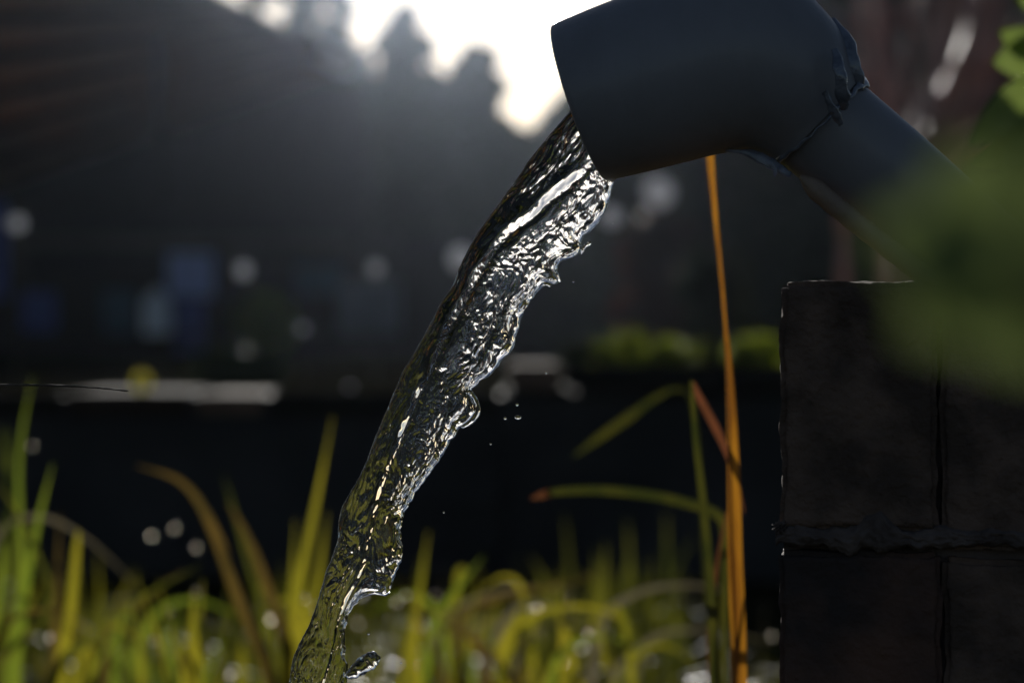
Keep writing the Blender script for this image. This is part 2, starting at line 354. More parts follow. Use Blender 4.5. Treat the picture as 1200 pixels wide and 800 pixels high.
bushy('broadleaf_tree', 300, -40, 60, 40, 'grey green tree top showing just over the shed fascia', 'leafdark', 9, 3000, group='trees against the bright sky')
bushy('broadleaf_tree', 612, 165, 50, 60, 'small dark tree just left of the spout mouth', 'conifer', 5, 8000, boty=300)
bushy('broadleaf_tree', 676, 118, 52, 50, 'dark tree half behind the spout mouth', 'conifer', 8, 8000, boty=300)
i = 0
for px, ty, wd, dd in ((352, 58, 70, 40), (430, 110, 90, 47), (580, 150, 60, 46), (395, 120, 120, 46), (500, 160, 130, 45), (600, 210, 120, 44), (450, 225, 130, 41), (560, 262, 120, 40), (660, 225, 100, 42)):
    i += 1
    bushy('evergreen_shrub', px, ty, dd, wd, 'dark evergreen shrub in the wood behind the shed', 'conifer', 20+i, 5000, group='dark shrubs filling the wood behind the shed', cat='shrub', boty=430)
i = 0
for px, ty, wd, dd, m_ in ((780, 60, 150, 34, 'leafdark'), (900, -80, 170, 36, 'conifer'), (1030, -120, 150, 33, 'leafdark'), (1160, -140, 170, 34, 'conifer'), (720, 190, 110, 38, 'conifer'), (960, 120, 150, 30, 'conifer'), (1120, 90, 170, 28, 'conifer'), (840, 150, 110, 30, 'leafdark'), (930, 250, 110, 26, 'conifer'), (980, -60, 120, 38, 'conifer'), (1080, 0, 130, 31, 'conifer')):
    i += 1
    bushy('evergreen_tree', px, ty, dd, wd, 'dark evergreen tree in the wood behind the spout', m_, 40+i, 6500, group='dark trees filling the wood behind the spout', boty=430, size=.005)
bushy('rust_shrub', 772, 262, 22, 62, 'rust brown shrub below the spout near the amber reed', 'leafbrown', 61, 2500, boty=400, cat='shrub', trunk=False)
bushy('olive_shrub', 838, 300, 15, 50, 'dim olive shrub right of the amber reed', 'leafdark', 62, 2500, boty=400, cat='shrub', trunk=False)
bushy('olive_shrub', 310, 352, 24, 40, 'dim green shrub standing under the shed beam', 'leafgreen', 63, 900, boty=400, cat='shrub', trunk=False)
bushy('leafy_shrub', 285, 415, 9, 60, 'low green shrub behind the left coping slabs', 'leafdark', 64, 900, boty=455, cat='shrub', trunk=False, size=.003)
# right trunks
def trunk_tree(pts, D, rpx, label, m):
    q = [P(x, y, D) for x, y in pts]; t = thing('red_barked_tree', label, 'tree', (q[-1].x, D, .34), 'red barked trees at the upper right')
    pp = [Vector((a.x-q[-1].x, random.uniform(-.05, .05), a.z-.34)) for a in q] + [Vector((0, 0, 0))]
    C = spline([tuple(v) for v in pp], 24); rr = [rpx/FPX*D*(1+.25*math.sin(i*1.7)*random.random()) for i in range(24)]
    link('trunk', tube_mesh(C, rr, 14, wob=.08), t, m)
    g = random.Random(int(rpx*10))
    for k in range(7):
        a = Vector(C[2+k*2]); s = g.choice((-1, 1)); b = a+Vector((s*.3*g.random()+s*.1, g.uniform(-.2, .1), .35)); link('branch', tube_mesh([a, (a+b)/2+Vector((s*.05, 0, -.03)), b], [rpx/FPX*D*.35, rpx/FPX*D*.28, rpx/FPX*D*.15], 7), t, m)
trunk_tree([(1100, -200), (1120, 0), (1112, 90), (1085, 190), (1075, 300)], 12, 27, 'thick red barked tree leaning at the upper right', 'redtrunk')
trunk_tree([(1040, -200), (1034, 0), (1036, 90), (1040, 200), (1042, 300)], 14, 10, 'slim straight red barked tree just right of the spout', 'redtrunk')
trunk_tree([(1150, -200), (1160, 0), (1138, 110), (1120, 200), (1120, 300)], 13, 15, 'medium red barked tree behind the thick leaning one', 'redtrunk')
trunk_tree([(1010, -200), (1012, 0), (1008, 120), (990, 230), (988, 300)], 15, 7, 'thinnest red barked tree close to the spout elbow', 'redtrunk')
trunk_tree([(1075, -200), (1068, 0), (1060, 110), (1052, 200), (1050, 300)], 9, 6, 'thin red stem between the slim and the thick red trees', 'redtrunk')
trunk_tree([(1190, -200), (1150, 0), (1100, 130), (1070, 220), (1060, 300)], 9.5, 8, 'thin red stem slanting across the thick red tree', 'redtrunk')
trunk_tree([(1120, -200), (1085, 0), (1096, 130), (1090, 220), (1090, 300)], 8.5, 7, 'thin red stem standing in front of the thick red tree', 'redtrunk')
# plants on the wall
i = 0
WL = ['bright green plant on the wall left of the amber reed', 'bushy green plant on the wall between stream and reed', 'yellow green plant on the wall beside the pillar', 'dark green plant on the wall behind the amber reed', 'small green plant nearest the pale coping slab', 'low bright green plant second from the pale coping slab', 'dark green plant left of the amber reed on the wall', 'low green plant just left of the amber reed on the wall', 'green plant just right of the amber reed on the wall']
for px, ty, wd, m_ in ((735, 394, 34, 'leafgreen'), (790, 402, 30, 'leafgreen'), (895, 396, 34, 'leafgreen'), (850, 402, 30, 'leafdark'), (675, 404, 26, 'leafdark'), (705, 406, 24, 'leafgreen'), (765, 398, 26, 'leafdark'), (822, 408, 24, 'leafgreen'), (872, 400, 24, 'leafgreen')):
    bushy('wall_plant', px, ty, 5.25+.07*(i % 4), wd, WL[i], m_, 70+i, 260, base_z=.45, group='plants growing on top of the wall', boty=428, cat='plant', size=.0024, trunk=False); i += 1
# yellow flower
c = P(167, 447, 5.05); fl = thing('yellow_flower', 'round yellow flower standing in front of the left coping', 'flower', (c.x, c.y, 0))
link('stem', tube_mesh([(0, 0, 0), (.01, 0, c.z*.5), (0, 0, c.z)], .003, 6), fl, 'reedgreen')
for k in range(9):
    a = k/9*6.28; q = Vector((math.cos(a)*.021, -.01, math.sin(a)*.025)); me = blade_mesh([Vector((0, 0, c.z)), Vector((0, 0, c.z))+q*.6, Vector((0, 0, c.z))+q], .018, .1, 5, 'petal'); link('petal', me, fl, 'yellow')

# ================================================================== STONE PILLAR
FX = lambda px, D=.875: (px-600)/FPX*D
FZ = lambda py, D=.875: CH-(py-400)/FPX*D
pil = thing('stone_pillar', 'dark rough stone pillar at the right holding the spout pipe', 'pillar', (FX(1060), .94, 0))
def blk(px0, px1, py0, py1, m, seed, y0=.875, y1=1.005, rough=.0016, name='stone_block'):
    me = box_mesh(FX(px0), FX(px1), y0, y1, FZ(py1), FZ(py0), name, .002, rough, 44, seed); link(name, local(me, pil.location), pil, m)
blk(915, 1096, 331, 622, 'stone', 1); blk(1100, 1290, 331, 640, 'stone', 2, .8755)
blk(913, 1100, 646, 960, 'stone_red', 3, .8765); blk(1104, 1290, 652, 960, 'stone', 4, .878)
blk(914, 1290, 978, 1400, 'stone', 5, .8765); blk(914, 1290, 1415, 1990, 'stone', 6, .8765)
# mortar with a sagging, lumpy lower lip
nx, nz = 150, 26; U, W_ = np.meshgrid(np.linspace(0, 1, nx), np.linspace(0, 1, nz))
px = 909+U*385; top = 617-24*np.exp(-((U-.30)/.05)**2)-7*fbm(U*9, U*0, 5); bot = 640+9*fbm(U*11, U*0+3, 6)+6*noise(U*4, U*0, 9)+14*np.exp(-((U-.22)/.03)**2)
py = top*(1-W_)+bot*W_; yy = .8742-.0008*np.sin(W_*np.pi)**.6-.0012*fbm(U*40, W_*3, 8)+.0022*(np.abs(W_*2-1)**4)
V = np.stack([FX(px), yy, FZ(py)], -1).reshape(-1, 3); Vb = V.copy(); Vb[:, 1] = 1.0; I = np.arange(nx*nz).reshape(nz, nx)
F = np.stack([I[:-1, :-1], I[1:, :-1], I[1:, 1:], I[:-1, 1:]], -1).reshape(-1, 4); ring = list(I[0, :])+list(I[1:, -1])+list(I[-1, -2::-1])+list(I[-2:0:-1, 0])
N0 = nx*nz; F2 = [(ring[k], ring[(k+1) % len(ring)], ring[(k+1) % len(ring)]+N0, ring[k]+N0) for k in range(len(ring))]
me = from_arr('mortar', np.vstack([V, Vb]), np.vstack([F, np.array(F2)])); link('mortar', local(me, pil.location), pil, 'mortar')
link('mortar', local(box_mesh(FX(917), FX(1288), .884, .998, FZ(1992), FZ(334), 'mortar'), pil.location), pil, 'mortar')
# low-lying grass tuft of lichen on the corner
bm = bmesh.new(); bmesh.ops.create_icosphere(bm, subdivisions=3, radius=.0022)
for v in bm.verts: v.co *= 1+.5*math.sin(v.co.x*4000)*math.cos(v.co.z*5000)
me = bpy.data.meshes.new('mortar_lump'); bm.to_mesh(me); bm.free(); o = link('mortar_lump', me, pil, 'mortar'); o.location = Vector((FX(914), .874, FZ(617)))-pil.location

piv = Vector((FX(915), .875, 0)); pil.matrix_world = Matrix.Translation(piv)@Matrix.Rotation(R(-9.5), 4, 'Z')@Matrix.Translation(-piv)@Matrix.Translation(pil.location)

# ================================================================== SPOUT
sp = thing('metal_spout', 'dark slate blue metal spout with a wide cut mouth pouring water', 'water spout', P(1180, 331, .93))
def sweep(cs, m, name, n=60, seg=96, thick=.0016, extra=None):
    S = spline([(*P(x, y, D), r/FPX*D) for x, y, D, r in cs], n); V = []; F = []
    T = np.gradient(S[:, :3], axis=0); T /= np.linalg.norm(T, axis=1)[:, None]
    def rings(rfac):
        out = []
        for i in range(n):
            t = T[i]; a = np.cross(t, (0, 1, 0)); a /= np.linalg.norm(a); b = np.cross(t, a); r = S[i, 3]+rfac
            an = np.arange(seg)/seg*2*np.pi; out.append(S[i, :3]+np.outer(np.cos(an), a)*r+np.outer(np.sin(an), b)*r)
        return out
    o_ = rings(0); i_ = rings(-thick)
    allr = i_[::-1]                                         # inner wall, far end -> mouth
    t0 = T[0]
    for f in (.15, .5, .85):                                # rounded lip
        allr.append(i_[0]*(1-f)+o_[0]*f - t0*thick*.5*math.sin(f*math.pi))
    allr += o_
    V = np.vstack(allr); K = len(allr); I = np.arange(K*seg).reshape(K, seg); J = np.roll(I, -1, 1)
    F = np.stack([I[:-1], J[:-1], J[1:], I[1:]], -1).reshape(-1, 4)
    return link(name, local(from_arr(name, V, F), sp.location), sp, m)
RG = [((650, 28), (712, 212), .909), ((712, 3), (772, 198), .906), ((790, -24), (835, 182), .903), ((868, -40), (868, 177), .900), ((925, -22), (884, 179), .899), ((962, 10), (893, 182), .898), ((988, 44), (900, 186), .898), ((1002, 74), (905, 190), .898), ((1007, 92), (909, 195), .898)]
def cup():
    n = 80; S = spline([(*a_, *b_, D_) for a_, b_, D_ in RG], n); seg = 128; rings = {0: [], 1: []}
    for i in range(n):
        A_ = np.array(P(S[i, 0], S[i, 1], S[i, 4])); B_ = np.array(P(S[i, 2], S[i, 3], S[i, 4])); c_ = (A_+B_)/2; e1 = A_-B_; r_ = np.linalg.norm(e1)/2; e1 /= 2*r_
        tl = math.radians(10.7)*max(0, 1-i/(n*.45)); pl = np.cross(e1, (0, 1, 0)); e2 = np.array((0, 1, 0))*math.cos(tl)+pl*math.sin(tl)*(-1 if pl[0] < 0 else 1)
        an = np.arange(seg)/seg*2*np.pi
        for q_, th_ in ((0, 0), (1, .0018)): rings[q_].append(c_+np.outer(np.cos(an), e1)*(r_-th_)+np.outer(np.sin(an), e2)*(r_-th_))
    o_, i_ = rings[0], rings[1]; allr = i_[::-1]; t0 = np.array((-.95, .1, -.3))
    for f in (.15, .5, .85): allr.append(i_[0]*(1-f)+o_[0]*f+t0*.0008*math.sin(f*math.pi))
    allr += o_; K = len(allr); I = np.arange(K*seg).reshape(K, seg); J = np.roll(I, -1, 1)
    F = np.stack([I[:-1], J[:-1], J[1:], I[1:]], -1).reshape(-1, 4)
    me = from_arr('cup', np.vstack(allr), F); bm = bmesh.new(); bm.from_mesh(me); bmesh.ops.recalc_face_normals(bm, faces=bm.faces[:]); bm.to_mesh(me); bm.free()
    return link('cup', local(me, sp.location), sp, 'spout')
cup()
PIPE = [(953, 137, .898, 66), (1030, 202, .902, 65), (1110, 274, .910, 65), (1250, 400, .93, 65)]
sweep(PIPE, 'spout', 'pipe', 30)
# weld bead
a = P(957, 142, .898); t = (P(1030, 204, .902)-P(936, 101, .898)).normalized(); s = t.cross(Vector((0, 1, 0))).normalized(); b = t.cross(s)
V = []; F = []; n1, n2 = 240, 14
for i in range(n1):
    an = i/n1*6.2832; lump = .75+.5*float(noise(an*2.2, .3))+.35*float(noise(an*6, 3.3)); R0 = 72/FPX*.898
    dr = s*math.cos(an)+b*math.sin(an); shift = t*(.0012*float(noise(an*4, 7.7)))
    for k in range(n2):
        bt = k/n2*6.2832; rr = (.00022+.0012*math.exp(-(((an+3.1416) % 6.2832-3.1416)/.75)**2)+.0007*math.exp(-(((an) % 6.2832-3.1416)/.5)**2))*(.6+.8*lump)
        V.append(a+shift+dr*(R0+rr*.8*math.cos(bt))+t*(rr*1.7*math.sin(bt)))
for i in range(n1):
    for k in range(n2): F.append((i*n2+k, ((i+1) % n1)*n2+k, ((i+1) % n1)*n2+(k+1) % n2, i*n2+(k+1) % n2))
link('weld_bead', local(from_arr('weld_bead', [tuple(v) for v in V], F), sp.location), sp, 'weld')

reflection = tube_mesh(spline([tuple(P(x, y, .884)) for x, y in ((938, 206), (975, 238), (1040, 290), (1120, 352))], 30), [k_*.305e-3 for k_ in ([2, 5, 8, 10, 11, 12]+[12.5]*24)], 12, wob=.04)  # brown rod added to stand for the warm reflection on the pipe
o = link('reflection_rod', reflection, m='reflection'); tag(o, 'brown rod added for the warm reflection along the underside of the pipe', 'reflection')

def lump(pts, rad, seed, m='weld', name='weld_bead'):
    C = spline([tuple(P(x, y, D)) for x, y, D in pts], 20); rr = np.interp(np.linspace(0, 1, 20), np.linspace(0, 1, len(rad)), rad)/FPX*.9
    sg = 16; V = []; F = []
    for i in range(20):
        t = C[min(i+1, 19)]-C[max(i-1, 0)]; t /= np.linalg.norm(t); s_ = np.cross(t, (0, 1, 0)); s_ /= np.linalg.norm(s_); f = np.cross(t, s_)
        for k in range(sg):
            an = k/sg*6.2832; q_ = rr[i]*(1+.35*float(noise(i*.4+seed, math.cos(an)*1.5+3, seed))); V.append(C[i]+s_*math.cos(an)*q_+f*math.sin(an)*q_*.45)
    for i in range(19):
        for k in range(sg): F.append((i*sg+k, i*sg+(k+1) % sg, (i+1)*sg+(k+1) % sg, (i+1)*sg+k))
    return link(name, local(from_arr(name, V, F), sp.location), sp, m)
lump([(976, 22, .896), (988, 46, .888), (998, 74, .884), (1005, 100, .886), (1008, 118, .892)], [3, 8, 11, 10, 9, 3], 1)
lump([(978, 58, .870), (984, 84, .866), (988, 112, .868), (990, 128, .872)], [4, 7, 8, 7, 4], 2)
lump([(966, 108, .861), (976, 128, .864), (986, 146, .869)], [3, 5, 5, 3], 4)
lump([(850, 176, .896), (880, 180, .892), (905, 192, .888), (926, 205, .884)], [1, 4, 6, 6, 4], 5)
lump([(904, 192, .884), (908, 200, .884), (908, 207, .884)], [3, 3, 3, 1], 6)

# ================================================================== WATER STREAM
Lp = [(700, 92), (681, 116), (664, 135), (637, 166), (620, 188), (600, 217), (575, 251), (558, 275), (542, 305), (532, 330), (517, 355), (500, 387), (484, 415), (472, 436), (461, 461), (449, 490), (440, 512), (425, 550), (410, 578), (400, 595), (397, 613), (396, 630), (390, 650), (381, 672), (376, 690), (370, 710), (363, 730), (350, 755), (341, 780), (337, 805), (322, 850), (300, 910), (262, 1020), (225, 1150), (170, 1380), (118, 1690), (85, 1980)]
Rp = [(770, 150), (742, 178), (724, 205), (716, 226), (713, 240), (703, 258), (694, 270), (683, 278), (681, 291), (676, 299), (663, 304), (654, 311), (651, 321), (656, 330), (648, 333), (639, 331), (631, 341), (620, 356), (613, 366), (609, 380), (604, 397), (600, 411), (588, 422), (578, 436), (564, 446), (554, 455), (552, 466), (558, 480), (554, 491), (541, 500), (532, 511), (521, 529), (508, 549), (493, 569), (481, 588), (473, 604), (470, 628), (472, 650), (465, 668), (458, 688), (453, 698), (441, 696), (426, 700), (412, 714), (405, 738), (405, 768), (408, 790), (400, 815), (388, 850), (370, 905), (322, 1020), (285, 1150), (232, 1380), (180, 1690), (150, 1980)]
dd = np.array((-.45, .89))
def tparam(pts):
    A = np.array(pts, float); t = A@dd
    seg = np.linalg.norm(np.diff(A, axis=0), axis=1)
    for i in range(1, len(t)): t[i] = max(t[i], t[i-1]+.45*seg[i-1])
    return A, t
LA, lt = tparam(Lp); RA, rt = tparam(Rp)
lt = (lt-lt[0]); rt = (rt-rt[0]); T0 = 0; TV = 860
rt = rt*lt[-1]/rt[-1] if False else rt
def curve(A, t, q):
    # smooth interpolation (Catmull through non-uniform t)
    out = np.empty((len(q), 2)); m = np.zeros_like(A)
    m[1:-1] = (A[2:]-A[:-2])/(t[2:]-t[:-2])[:, None]; m[0] = (A[1]-A[0])/(t[1]-t[0]); m[-1] = (A[-1]-A[-2])/(t[-1]-t[-2])
    i = np.clip(np.searchsorted(t, q)-1, 0, len(t)-2); h = (t[i+1]-t[i]); s = ((q-t[i])/h)
    s2 = s*s; s3 = s2*s
    return ((2*s3-3*s2+1)[:, None]*A[i]+((s3-2*s2+s)*h)[:, None]*m[i]+(-2*s3+3*s2)[:, None]*A[i+1]+((s3-s2)*h)[:, None]*m[i+1])
end = min(lt[-1], rt[-1])
q = np.concatenate([np.arange(0, TV, .75), np.arange(TV, end, 6.0)]); NV = len(q)
Lc = curve(LA, lt, q); Rc = curve(RA, rt, q)
k_ = np.exp(-((q-60)/60)**2)
Rc = Rc+np.stack([noise(q/9, q*0, 2)*2.0+noise(q/4, q*0, 4)*.7, noise(q/8, q*0, 3)*1.4], -1)*(1-k_)[:, None]
Lc = Lc+np.stack([noise(q/22, q*0, 12)*1.0+noise(q/6, q*0, 14)*.4, noise(q/22, q*0, 13)*.5], -1)*(1-k_)[:, None]
def smooth(C, sg):
    k = np.exp(-.5*(np.arange(-4*sg, 4*sg+1)/sg)**2); k /= k.sum(); pd = len(k)//2
    return np.stack([np.convolve(np.pad(C[:, j], pd, mode='reflect', reflect_type='odd'), k, 'valid') for j in range(2)], -1)
Ls = smooth(Lc, 22); Rs = smooth(Rc, 34); dL = Lc-Ls; dR = Rc-Rs
NU = 180; th = np.linspace(0, np.pi, NU); u = -np.cos(th)                     # denser sampling at the edges
mid = (Ls+Rs)/2; hw = (Rs-Ls)/2; W2 = np.linalg.norm(hw, axis=1)
wr = np.clip((u-.35)/.65, 0, 1); wr = wr*wr*(3-2*wr); wl = np.clip((-u-.4)/.6, 0, 1); wl = wl*wl*(3-2*wl)
pxx = mid[:, 0][:, None]+hw[:, 0][:, None]*u+dR[:, 0][:, None]*wr+dL[:, 0][:, None]*wl; pyy = mid[:, 1][:, None]+hw[:, 1][:, None]*u+dR[:, 1][:, None]*wr+dL[:, 1][:, None]*wl
ppm = FOC/FPX                                                             # metres per pixel
b = (pxx*.89+pyy*.45)*ppm; a = (-pxx*.45+pyy*.89)*ppm                      # across / along, metres
# flow-aligned coordinates
b = u[None, :]*W2[:, None]*ppm+0*b; a = (q[:, None]*ppm)+0*b
wa = a+.0035*fbm(a/.018, b/.010, 31, 2); wb = b+.0022*fbm(a/.020+5, b/.012, 33, 2)
ucv = np.interp(q, [0, 90, 150, 196, 277, 337, 426, 508, 600, 669, 900], [.15, .0, -.32, -.52, -.72, -.66, -.52, -.35, -.1, .2, 0])[:, None]+.05*noise(q/60, q*0, 40)[:, None]
def surface(seed, amp):
    ridg = lambda x, y, s: 1-np.abs(noise(x, y, s))*2
    big = fbm(wb/.011, wa/.036, seed, 2)*.0009
    med = (ridg(wb/.0046, wa/.014, seed+1)*.55+noise(wb/.0036, wa/.011, seed+2)*.5)*.00060
    sml = (ridg(wb/.0019, wa/.0032, seed+3)*.6+noise(wb/.0015, wa/.0026, seed+4))*.00020
    fin = noise(wb/.0008, wa/.0013, seed+5)*.00005
    m = 1/(1+np.exp(-(u[None, :]-ucv+.05+.08*noise(a/.012, b*0, 9))*16))           # calm left strip
    amp = amp*np.interp(q, [0, 330, 480, 640, 900], [1, 1, .95, .9, .9])[:, None]
    fl_ = np.interp(q, [0, 380, 560, 900], [.16, .2, .75, .9])[:, None]
    calm = 1-.8*np.exp(-((u[None, :]-ucv)/.10)**2)
    lines = noise(wb/.0014, wa/.0055, seed+6)*.00042+noise(wb/.0009, wa/.0035, seed+7)*.00014
    patch = np.clip(.75+.9*fbm(wb/.012, wa/.022, seed+8, 2), .15, 1.6)
    edge = np.clip((1-np.abs(u[None, :]))*9, .1, 1)
    return amp*(big*edge*(.35+.65*m) + (med*.55+sml*patch*1.35+fin*1.5)*(fl_+(1-fl_)*m)*edge*calm + lines*(1-m)*edge)
prof = np.power(np.clip(1-np.abs(u)**2.3, 0, 1), .55)[None, :]
base = W2[:, None]*ppm*.27*prof
uc = ucv
ridge = .0020*np.exp(-((u[None, :]-uc)/.12)**2)*np.clip(.72+.8*noise(q/34, q*0, 41)[:, None], .05, 1.4)*np.interp(q, [0, 400, 560, 900], [1, 1, .6, .5])[:, None]*np.clip((W2[:, None]-15)/25, .1, 1)
gro = -.0009*np.exp(-((u[None, :]-uc-.22)/.08)**2)
rim = .0012*np.exp(-((u[None, :]-.9)/.06)**2)*prof*2*np.clip(.7+noise(q/14, q*0, 44)[:, None], .1, 1.5)
front = base+ridge+gro+rim+surface(100, 1.0)*1.0
back = base*.9+rim+surface(200, 1.0)
lim = np.sqrt(np.clip(1-u**2, 0, 1))[None, :]
front = np.where(np.abs(u)[None, :] > .999, 0, np.maximum(front, .0002*lim+.0003*0)); back = np.where(np.abs(u)[None, :] > .999, 0, np.maximum(back, .0002*lim))
Dc = .9105+.0025*noise(q/120, q*0, 50)[:, None]-.0015*u[None, :]
X3 = lambda D: (pxx-600)/FPX*D; Z3 = lambda D: CH-(pyy-400)/FPX*D
Vf = np.stack([X3(Dc), Dc-front, Z3(Dc)], -1); Vb = np.stack([X3(Dc), Dc+back, Z3(Dc)], -1)
If = np.arange(NV*NU).reshape(NV, NU); Ib = If+NV*NU; Ib[:, 0] = If[:, 0]; Ib[:, -1] = If[:, -1]
Ff = np.stack([If[:-1, :-1], If[1:, :-1], If[1:, 1:], If[:-1, 1:]], -1).reshape(-1, 4)
Fb = np.stack([Ib[:-1, :-1], Ib[:-1, 1:], Ib[1:, 1:], Ib[1:, :-1]], -1).reshape(-1, 4)
caps = []
for r_, fl_ in ((0, 1), (NV-1, 0)):
    for j in range(NU-1):
        qd = (If[r_, j], If[r_, j+1], Ib[r_, j+1], Ib[r_, j]); caps.append(qd if fl_ else qd[::-1])
V = np.vstack([Vf.reshape(-1, 3), Vb.reshape(-1, 3)])
me = from_arr('water_stream', V, np.vstack([Ff, Fb]))
bm = bmesh.new(); bm.from_mesh(me); bmesh.ops.delete(bm, geom=[v for v in bm.verts if not v.link_faces], context='VERTS')
bmesh.ops.holes_fill(bm, edges=[e for e in bm.edges if e.is_boundary], sides=0); bmesh.ops.recalc_face_normals(bm, faces=bm.faces[:]); bm.to_mesh(me); bm.free()
me.polygons.foreach_set('use_smooth', [True]*len(me.polygons))
st = link('water_stream', me, m='water'); tag(st, 'clear rippled stream of water falling from the spout mouth', 'water')
# side splash still attached near the bottom
def blob(pts, rad, seed, name, parent=None, loc=None):
    C = spline([tuple(p) for p in pts], 26); rr = np.interp(np.linspace(0, 1, 26), np.linspace(0, 1, len(rad)), rad); sg = 24; V = []; F = []
    for i in range(26):
        t = C[min(i+1, 25)]-C[max(i-1, 0)]; t /= np.linalg.norm(t); s = np.cross(t, (0, 1, 0)); s /= np.linalg.norm(s); f = np.cross(t, s)
        for k in range(sg):
            an = k/sg*6.2832; r = rr[i]*(1+.28*float(noise(i*.35+seed, an*1.2, seed)))
            V.append(C[i]+s*math.cos(an)*r+f*math.sin(an)*r)
    for i in range(25):
        for k in range(sg): F.append((i*sg+k, i*sg+(k+1) % sg, (i+1)*sg+(k+1) % sg, (i+1)*sg+k))
    me = bpy.data.meshes.new(name); FF = F+[tuple(range(sg-1, -1, -1)), tuple(25*sg+k for k in range(sg))]
    me.from_pydata([tuple(v) for v in V], [], FF); me.polygons.foreach_set('use_smooth', [True]*len(FF)); me.update()
    bm = bmesh.new(); bm.from_mesh(me); bmesh.ops.recalc_face_normals(bm, faces=bm.faces[:]); bm.to_mesh(me); bm.free()
    return link(name, me, parent, 'water')
k = ppm
blob([P(407, 792, .908), P(417, 786, .907), P(428, 777, .906), P(438, 772, .906), P(446, 770, .906)], [4*k, 7*k, 9.5*k, 10*k, 9*k, 1*k], 3, 'side_splash', st)
blob([P(672, 299, .909), P(660, 302, .908), P(652, 310, .908), P(651, 321, .908), P(657, 331, .908)], [3*k, 2.6*k, 2.2*k, 2.6*k, 3.6*k, .6*k], 5, 'edge_curl', st)
blob([P(692, 284, .909), P(684, 291, .908), P(681, 298, .908)], [3*k, 2.2*k, 2.6*k, .6*k], 6, 'edge_curl', st)
blob([P(645, 335, .909), P(637, 333, .908), P(630, 340, .908)], [2*k, 2.4*k, 2.6*k, 1*k], 7, 'edge_curl', st)
blob([P(548, 458, .909), P(556, 466, .908), P(560, 480, .908), P(554, 492, .908), P(541, 501, .908)], [3*k, 2.6*k, 3*k, 3.4*k, 2*k], 8, 'edge_curl', st)
def drop(px, py, D, r, label, el=1.0):
    bm = bmesh.new(); bmesh.ops.create_icosphere(bm, subdivisions=3, radius=r*ppm); bmesh.ops.scale(bm, vec=(el, 1, 1), verts=bm.verts)
    me = bpy.data.meshes.new('water_drop'); bm.to_mesh(me); bm.free(); me.polygons.foreach_set('use_smooth', [True]*len(me.polygons))
    o = link('water_drop', me, m='water'); o.location = P(px, py, D); tag(o, label, 'water drop', 'loose drops flying off the stream')
drop(606, 474, .905, 1.8, 'upper of two tiny drops right of the stream'); drop(607, 489, .905, 2.6, 'lower brighter drop of the two right of the stream', 1.6)
drop(592, 490, .91, 1.8, 'faint tiny drop left of the two close drops'); drop(1182, 270, .6, 3.0, 'single bright drop in front of the dark leaves at right', 1.4)
drop(640, 437, .9, 1.2, 'minute drop just below the pale coping slab')
drop(718, 262, .9, 1.1, 'minute drop just right of the top of the stream'); drop(575, 520, .91, 1.3, 'small drop below the two close drops'); drop(520, 600, .9, 1.2, 'small drop right of the lower stream')
drop(672, 330, .9, 1.5, 'small drop beside the curled right edge of the stream'); drop(432, 742, .91, 1.6, 'small drop above the side splash'); drop(470, 776, .9, 1.4, 'small drop right of the side splash')

# ================================================================== THIN TWIG, left edge
tw = link('dry_grass_stem', tube_mesh(spline([tuple(P(x, y, .90)) for x, y in ((-260, 462), (-120, 453), (0, 451), (60, 451.5), (110, 454), (150, 458))], 40), [.0006]*14+[.00042]*14+[.00028]*12, 6, wob=.35), m='twig')
tag(tw, 'thin dark dry grass stem reaching in from the left edge', 'grass stem')

# ================================================================== REEDS beside the pillar
def blade(parent, pts, w, m, D=None, **k):
    q = [P(*p) if len(p) == 3 else P(p[0], p[1], D) for p in pts]; pd = q[0].y
    ww = [x/FPX*pd for x in w] if hasattr(w, '__len__') else w/FPX*pd
    me = blade_mesh(q, ww, name='blade', **k); o = link('blade', local(me, parent.location), parent, m); return o
rd = thing('amber_reed', 'tall amber orange reed with dark midrib rising behind the spout', 'reed', (P(868, 800, 1.16).x, 1.16, 0))
blade(rd, [(876, 1560), (868, 1100), (866, 800), (861, 640), (860, 560), (855, 440), (850, 380), (843, 300), (836, 230), (832, 180), (828, 120), (812, 60)], [22, 21, 19, 17, 15, 8, 4, 5, 7, 9, 9, 4], 'orange', 1.16, n=60, fold=.22)
blade(rd, [(872, 1560), (866, 1100), (862.5, 800), (858, 640), (856, 560), (853, 460), (852, 400)], [3, 3, 3, 3, 2.5, 2], 'rust', 1.152, n=30, fold=.1)
rg = thing('green_reed', 'slim green reed with a bent tip left of the amber reed', 'reed', (P(840, 800, 1.22).x, 1.22, 0))
blade(rg, [(858, 1500), (846, 1000), (838, 800), (832, 680), (824, 590), (815, 510), (810, 446)], [10, 12, 12, 11, 10, 8, 4], 'reedgreen', 1.22, n=30)
blade(rg, [(811, 448), (822, 470), (838, 500), (852, 530), (862, 560), (872, 600)], [6, 9, 10, 8, 6, 2], 'rust', 1.23, n=16)
blade(rg, [(860, 1500), (852, 1000), (835, 800), (833, 720), (842, 650), (852, 600)], [5, 8, 8, 7, 4, 2], 'rust', 1.25, n=20)
ra = thing('arching_reed', 'reed leaf arching left with a rusty tip before the dark wall', 'reed', (P(900, 800, 1.32).x, 1.32, 0))
blade(ra, [(862, 1400), (852, 1000), (848, 760), (850, 640), (842, 604), (800, 588), (750, 578), (700, 574), (660, 575), (640, 578)], [7, 8, 9, 10, 11, 12, 12, 11, 10, 7], 'reedgreen', 1.42, n=40, fold=.3)
blade(ra, [(645, 577), (634, 580), (622, 584)], [9, 9, 2], 'rust', 1.42, n=8)
